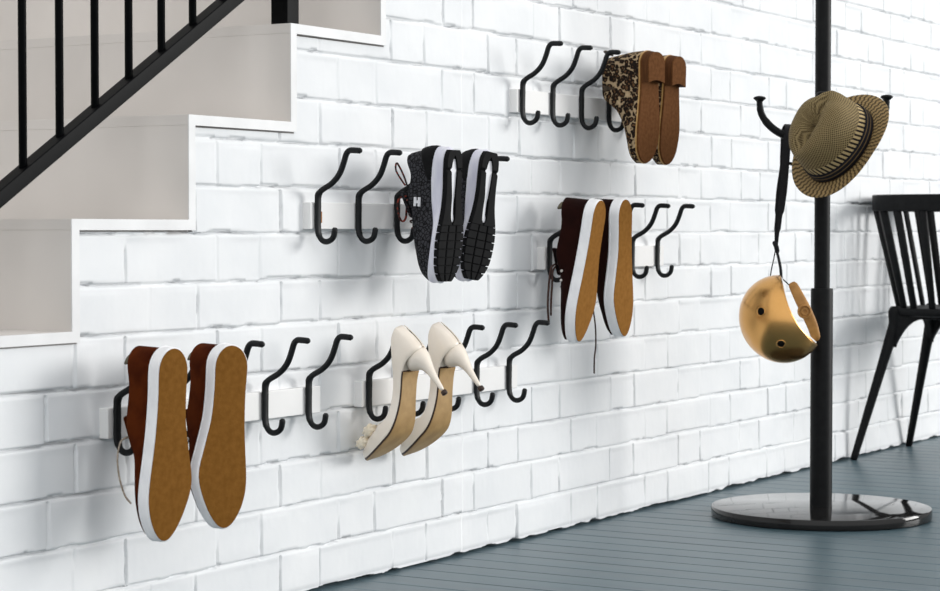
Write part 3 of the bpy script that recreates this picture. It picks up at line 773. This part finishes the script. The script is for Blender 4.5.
MB().loft(crown([(.0820,.002),(.0840,.003),(.0835,.014),(.0830,.027),(.0815,.030),(.0805,.029)]), cap0=False, cap1=False).build('ribbon', M['straw_ribbon'], hat)

# ------------------------------------------------------------------ gold helmet
M['gold'] = noise_mix(mat('satin_gold_shell', (.6,.35,.1), .25, .95, spec=.5), srgb(206,156,92), srgb(214,164,100), 8, 3)
M['foam'] = noise_mix(mat('white_foam', (.8,.8,.8), .9), srgb(226,226,226), srgb(240,240,240), 300, 2)
M['tan_pad'] = noise_mix(mat('ochre_strap_pad', (.5,.3,.1), .6), srgb(160,112,52), srgb(178,128,64), 60, 3, bump=.2, bscale=300)
M['strap'] = noise_mix(mat('black_webbing', (.01,.01,.01), .7, spec=.2), (.007,.007,.008), (.016,.016,.018), 500, 2)
M['vent_shade'] = mat('painted_vent_shade', (.004,.004,.004), .7, spec=.1)  # near-black colour standing in for the shade inside the vents
hel = thing('helmet', 'gold helmet hanging by its black strap from the coat stand', 'helmet')
hc = atk(781.5, 319, 5.22)
ha = (RT*-.862 + UD*-.46 - FD*.20).normalized()          # crown direction
hy = (UD*.88 + RT*-.47); hy = (hy-ha*hy.dot(ha)).normalized(); hx = hy.cross(ha)   # hy: towards the strap end
mh = Matrix((hx, hy, ha)).transposed().to_4x4(); mh.translation = hc; mh = mh @ Matrix.Scale(K, 4); hel.matrix_world = mh
RX, RY, RZ = .098, .1085, .1015
def rim(q): return math.radians(88 + 28*abs(math.sin(q))**2.0)    # q: 0 = side, 90deg = front and back
def shell(s0, extra=0, r0=0.02, N=28):
    rs = []
    for k in range(N+1):
        r = []
        for j in range(72):
            q = 2*PI*j/72; th = (r0/.1)+((rim(q)+extra)-(r0/.1))*k/N
            r.append(((RX-s0)*math.sin(th)*math.cos(q), (RY-s0)*math.sin(th)*math.sin(q), (RZ-s0)*math.cos(th)))
        rs.append(r)
    return rs
o1 = shell(0); i1 = shell(.0035)
MB().loft(o1+i1[::-1]).build('shell', M['gold'], hel)
MB().loft(shell(.0055, math.radians(2.6))+shell(.018, math.radians(1.2))[::-1]).build('foam_liner', M['foam'], hel)
def local_of(px, py):      # point of the shell surface seen at a pixel
    inv = mh.inverted(); o = inv @ CAM; dr = (inv.to_3x3() @ ray(px, py)).normalized()
    sc = Vector((1/RX,1/RY,1/RZ)); o2 = Vector([o[i]*sc[i] for i in range(3)]); d2 = Vector([dr[i]*sc[i] for i in range(3)])
    A = d2.dot(d2); B = 2*o2.dot(d2); C_ = o2.dot(o2)-1; D_ = B*B-4*A*C_
    t_ = (-B-math.sqrt(max(D_,0)))/(2*A); return o+dr*t_
for px, py in ((761,311.5),(781,344)):
    p = local_of(px, py); nrm = Vector((p.x/RX**2, p.y/RY**2, p.z/RZ**2)).normalized()
    q = nrm.to_track_quat('Z','Y').to_matrix().to_4x4(); q.translation = p
    MB().lathe([(.0115,-.0035),(.0115,.0006),(.0098,.0012),(.0088,.0006),(.0084,-.003)], 28).xf(q).build('vent_ring', M['gold'], hel)
    MB().lathe([(.0003,.0007),(.0086,.0006),(.0086,-.003)], 28).xf(q).build('vent_shade_disc', M['vent_shade'], hel)  # black disc on the unbroken shell, painting the dark of an open vent
inv = mh.inverted()
def lp(px, py, d): return inv @ atk(px, py, d)
# ochre padded cradle strap with dial, standing out of the opening
cam_n = (inv.to_3x3() @ -FD).normalized()
path = smooth_path([lp(793,285,5.185), lp(799,297,5.175), lp(806,311,5.17), lp(812.5,326,5.175), lp(816,338,5.185)], 6)
MB().tube(path, [.011+.003*math.sin(PI*i/24) for i in range(len(path))], 14, r2=.0055, ref=cam_n).build('cradle_strap', M['tan_pad'], hel)
q = cam_n.to_track_quat('Z','Y').to_matrix().to_4x4(); q.translation = lp(804.5,311.5,5.155)
dl = MB().lathe([(.0165,-.006),(.0172,.001),(.0160,.0045),(.0135,.0062),(.0122,.0020),(.0092,.0020),(.0084,.0062),(.0050,.0062),(.0042,.0026),(.0003,.0026)], 32).xf(q).build('dial', M['tan_pad'], hel, auto=35)
# black webbing up to the arm of the stand
def W(px, py, d): return inv @ atk(px, py, d)
sb = MB()
sb.tube(smooth_path([W(787.5,124.5,5.325),W(789,127,5.300),W(787.5,135,5.288),W(785.5,165,5.285),W(783.5,190,5.285),W(780,215,5.285),W(778,232,5.285),W(776.5,246,5.285)],5), .0012, 8, r2=[.0095]*15+[.0090]*10+[.006]*5+[.0035]*6, ref=(inv.to_3x3() @ RT))
sb.tube(smooth_path([W(787.5,124.5,5.325),W(785.5,128,5.340),W(784,136,5.335),W(782.5,165,5.31),W(779,190,5.295),W(777,215,5.289),W(775.6,232,5.288),W(775.8,246,5.287)],5), .0012, 8, r2=[.0085]*15+[.0070]*10+[.0045]*5+[.003]*6, ref=(inv.to_3x3() @ RT))
sb.tube(smooth_path([W(776.5,250,5.283),W(778.5,258,5.26),W(780.5,268,5.235),W(781.5,281,5.22)],5), .0012, 8, r2=.0036, ref=(inv.to_3x3() @ RT))
sb.tube(smooth_path([W(775.5,250,5.287),W(773.5,260,5.28),W(771,272,5.27),W(769.5,284,5.265)],5), .0010, 8, r2=.0014, ref=(inv.to_3x3() @ RT))
sb.build('chin_strap', M['strap'], hel)
MB().tube([W(774.6,242.5,5.283),W(776.4,247,5.280),W(777.3,251.5,5.283)], .0062, 10, r2=.0045).build('buckle', M['strap'], hel)
MB().tube(smooth_path([W(782.5,279,5.21),W(787,283,5.195),W(792,288,5.185)],4), .0015, 8, r2=.005, ref=cam_n).build('anchor_strap', M['strap'], hel)

# ------------------------------------------------------------------ chair
CX = 6.255
ch = thing('chair', 'black spindle-back chair with slender splayed legs standing against the brick wall', 'chair', (CX, -.28, 0))
def C(x, y, z): return (x, y, z)           # local to the chair; wall at y = +.28
ZS = .452
def plan(a, hw, hb, yc=0.0):               # a from -1 (left front) over 0 (back) to 1 (right front)
    th = a*PI*.5
    x = hw*math.copysign(abs(math.sin(th))**.62, th); y = yc + hb*abs(math.cos(th))**.62
    return x, y
# seat
rs = []
for dz, ins in ((-.028,.012),(-.024,.003),(-.008,0),(-.001,.003),(0,.010)):
    r = []
    for j in range(48):
        q = 2*PI*j/48; c, s_ = math.cos(q), math.sin(q)
        r.append((( .212-ins)*math.copysign(abs(c)**.6, c), -.02+(.215-ins)*math.copysign(abs(s_)**.6, s_), ZS+dz))
    rs.append(r)
MB().loft(rs).build('seat', M['black'], ch, sub=1)
# curved top rail
rs = []
for k in range(41):
    a = -1+2*k/40; x, y = plan(a, .250, .270, -.010); x2, y2 = plan(a, .232, .252, -.010)
    zt = .785; zb_ = .737
    rs.append([(x,y,zb_),(x*1.006,y*1.0,zt-.004),(x,y,zt),(x2,y2,zt),(x2,y2,zb_)])
for e, s_ in ((-1,0),(1,-1)):
    pass
MB().loft(rs).build('top_rail', M['black'], ch, bevel=.003)
for a in (-.93,-.74,-.56,-.40,-.24,-.08,.08,.24,.40,.56,.74,.93):
    x, y = plan(a, .241, .261, -.010); x0, y0 = plan(a, .196, .190, -.010)
    wd = .0125
    MB().tube([(x0,y0,ZS-.010),((x+x0)/2,(y+y0)/2,(ZS+.74)/2),(x,y,.745)], .0075, 10, r2=[wd*.8,wd*.95,wd], ref=(1,0,0) if abs(a) < .5 else (0,1,0)).build('spindle', M['black'], ch)
# legs with arched heads flowing into the seat frame
def leg(sx, sy):
    foot = Vector((sx*.238, .262 if sy > 0 else -.235, .004)); top = Vector((sx*.160, .165 if sy > 0 else -.165, ZS-.045))
    p = [top+Vector((0,0,.035)), top, top.lerp(foot,.1), top.lerp(foot,.35), top.lerp(foot,.7), foot]
    P_ = smooth_path(p, 5); n_ = len(P_)
    m = MB().tube(P_, [ .022 - .0115*min(1,max(0,(i-3)/(n_-4)))**.8 for i in range(n_)], 12, r2=[.019-.009*min(1,max(0,(i-3)/(n_-4)))**.8 for i in range(n_)])
    return m
for sx in (-1,1):
    for sy in (1,-1): leg(sx, sy).build('leg', M['black'], ch)
def arch(p, q, name='apron'):
    """arched web between two leg heads"""
    p = Vector(p); q = Vector(q); d_ = (q-p).normalized(); nrm = Vector((-d_.y, d_.x, 0)); L_ = (q-p).length; rs = []
    for k in range(25):
        u = k/24; c = p.lerp(q, u); e = abs(2*u-1); drop = .022+.085*max(0,(e-.45)/.55)**2.4
        z1 = ZS-.012; z0 = ZS-.012-drop
        rs.append([c+nrm*.010+Vector((0,0,z0)), c+nrm*.010+Vector((0,0,z1)), c-nrm*.010+Vector((0,0,z1)), c-nrm*.010+Vector((0,0,z0))])
    return MB().loft(rs).build(name, M['black'], ch, bevel=.002)
arch((-.165,.168,0),(.165,.168,0)); arch((-.165,-.168,0),(.165,-.168,0)); arch((-.163,-.165,0),(-.163,.165,0)); arch((.163,-.165,0),(.163,.165,0))

# ------------------------------------------------------------------ light
wd = bpy.data.worlds.new('world'); S.world = wd; wd.use_nodes = True
bg = wd.node_tree.nodes['Background']
wn_, wl_ = wd.node_tree.nodes, wd.node_tree.links
tcw = wn_.new('ShaderNodeTexCoord'); vd = wn_.new('ShaderNodeVectorMath'); vd.operation = 'DOT_PRODUCT'
wl_.new(tcw.outputs['Generated'], vd.inputs[0]); vd.inputs[1].default_value = Vector((-.62,-.55,.56)).normalized()
mr = wn_.new('ShaderNodeMapRange'); mr.inputs['From Min'].default_value = -.6; mr.inputs['From Max'].default_value = .9
mr.inputs['To Min'].default_value = .18; mr.inputs['To Max'].default_value = 1.24; wl_.new(vd.outputs['Value'], mr.inputs['Value'])
wl_.new(mr.outputs['Result'], bg.inputs['Strength']); bg.inputs[0].default_value = (.985,.993,1,1)
def area(name, locn, target, w, h, e, col=(1,1,1)):
    d_ = bpy.data.lights.new(name, 'AREA'); d_.shape = 'RECTANGLE'; d_.size = w; d_.size_y = h; d_.energy = e; d_.color = col
    o = bpy.data.objects.new(name, d_); COL.objects.link(o); o.location = locn
    o.rotation_euler = (Vector(target)-Vector(locn)).to_track_quat('-Z','Y').to_euler(); return o
area('window_light', (17.0,-15.0,5.0), (4.2,0,.6), 8.0, 6.0, 2750, (1,.99,.97))
vs = S.view_settings; vs.view_transform = 'Standard'; vs.look = 'None'; vs.gamma = 1; vs.exposure = -.06; vs.use_curve_mapping = False
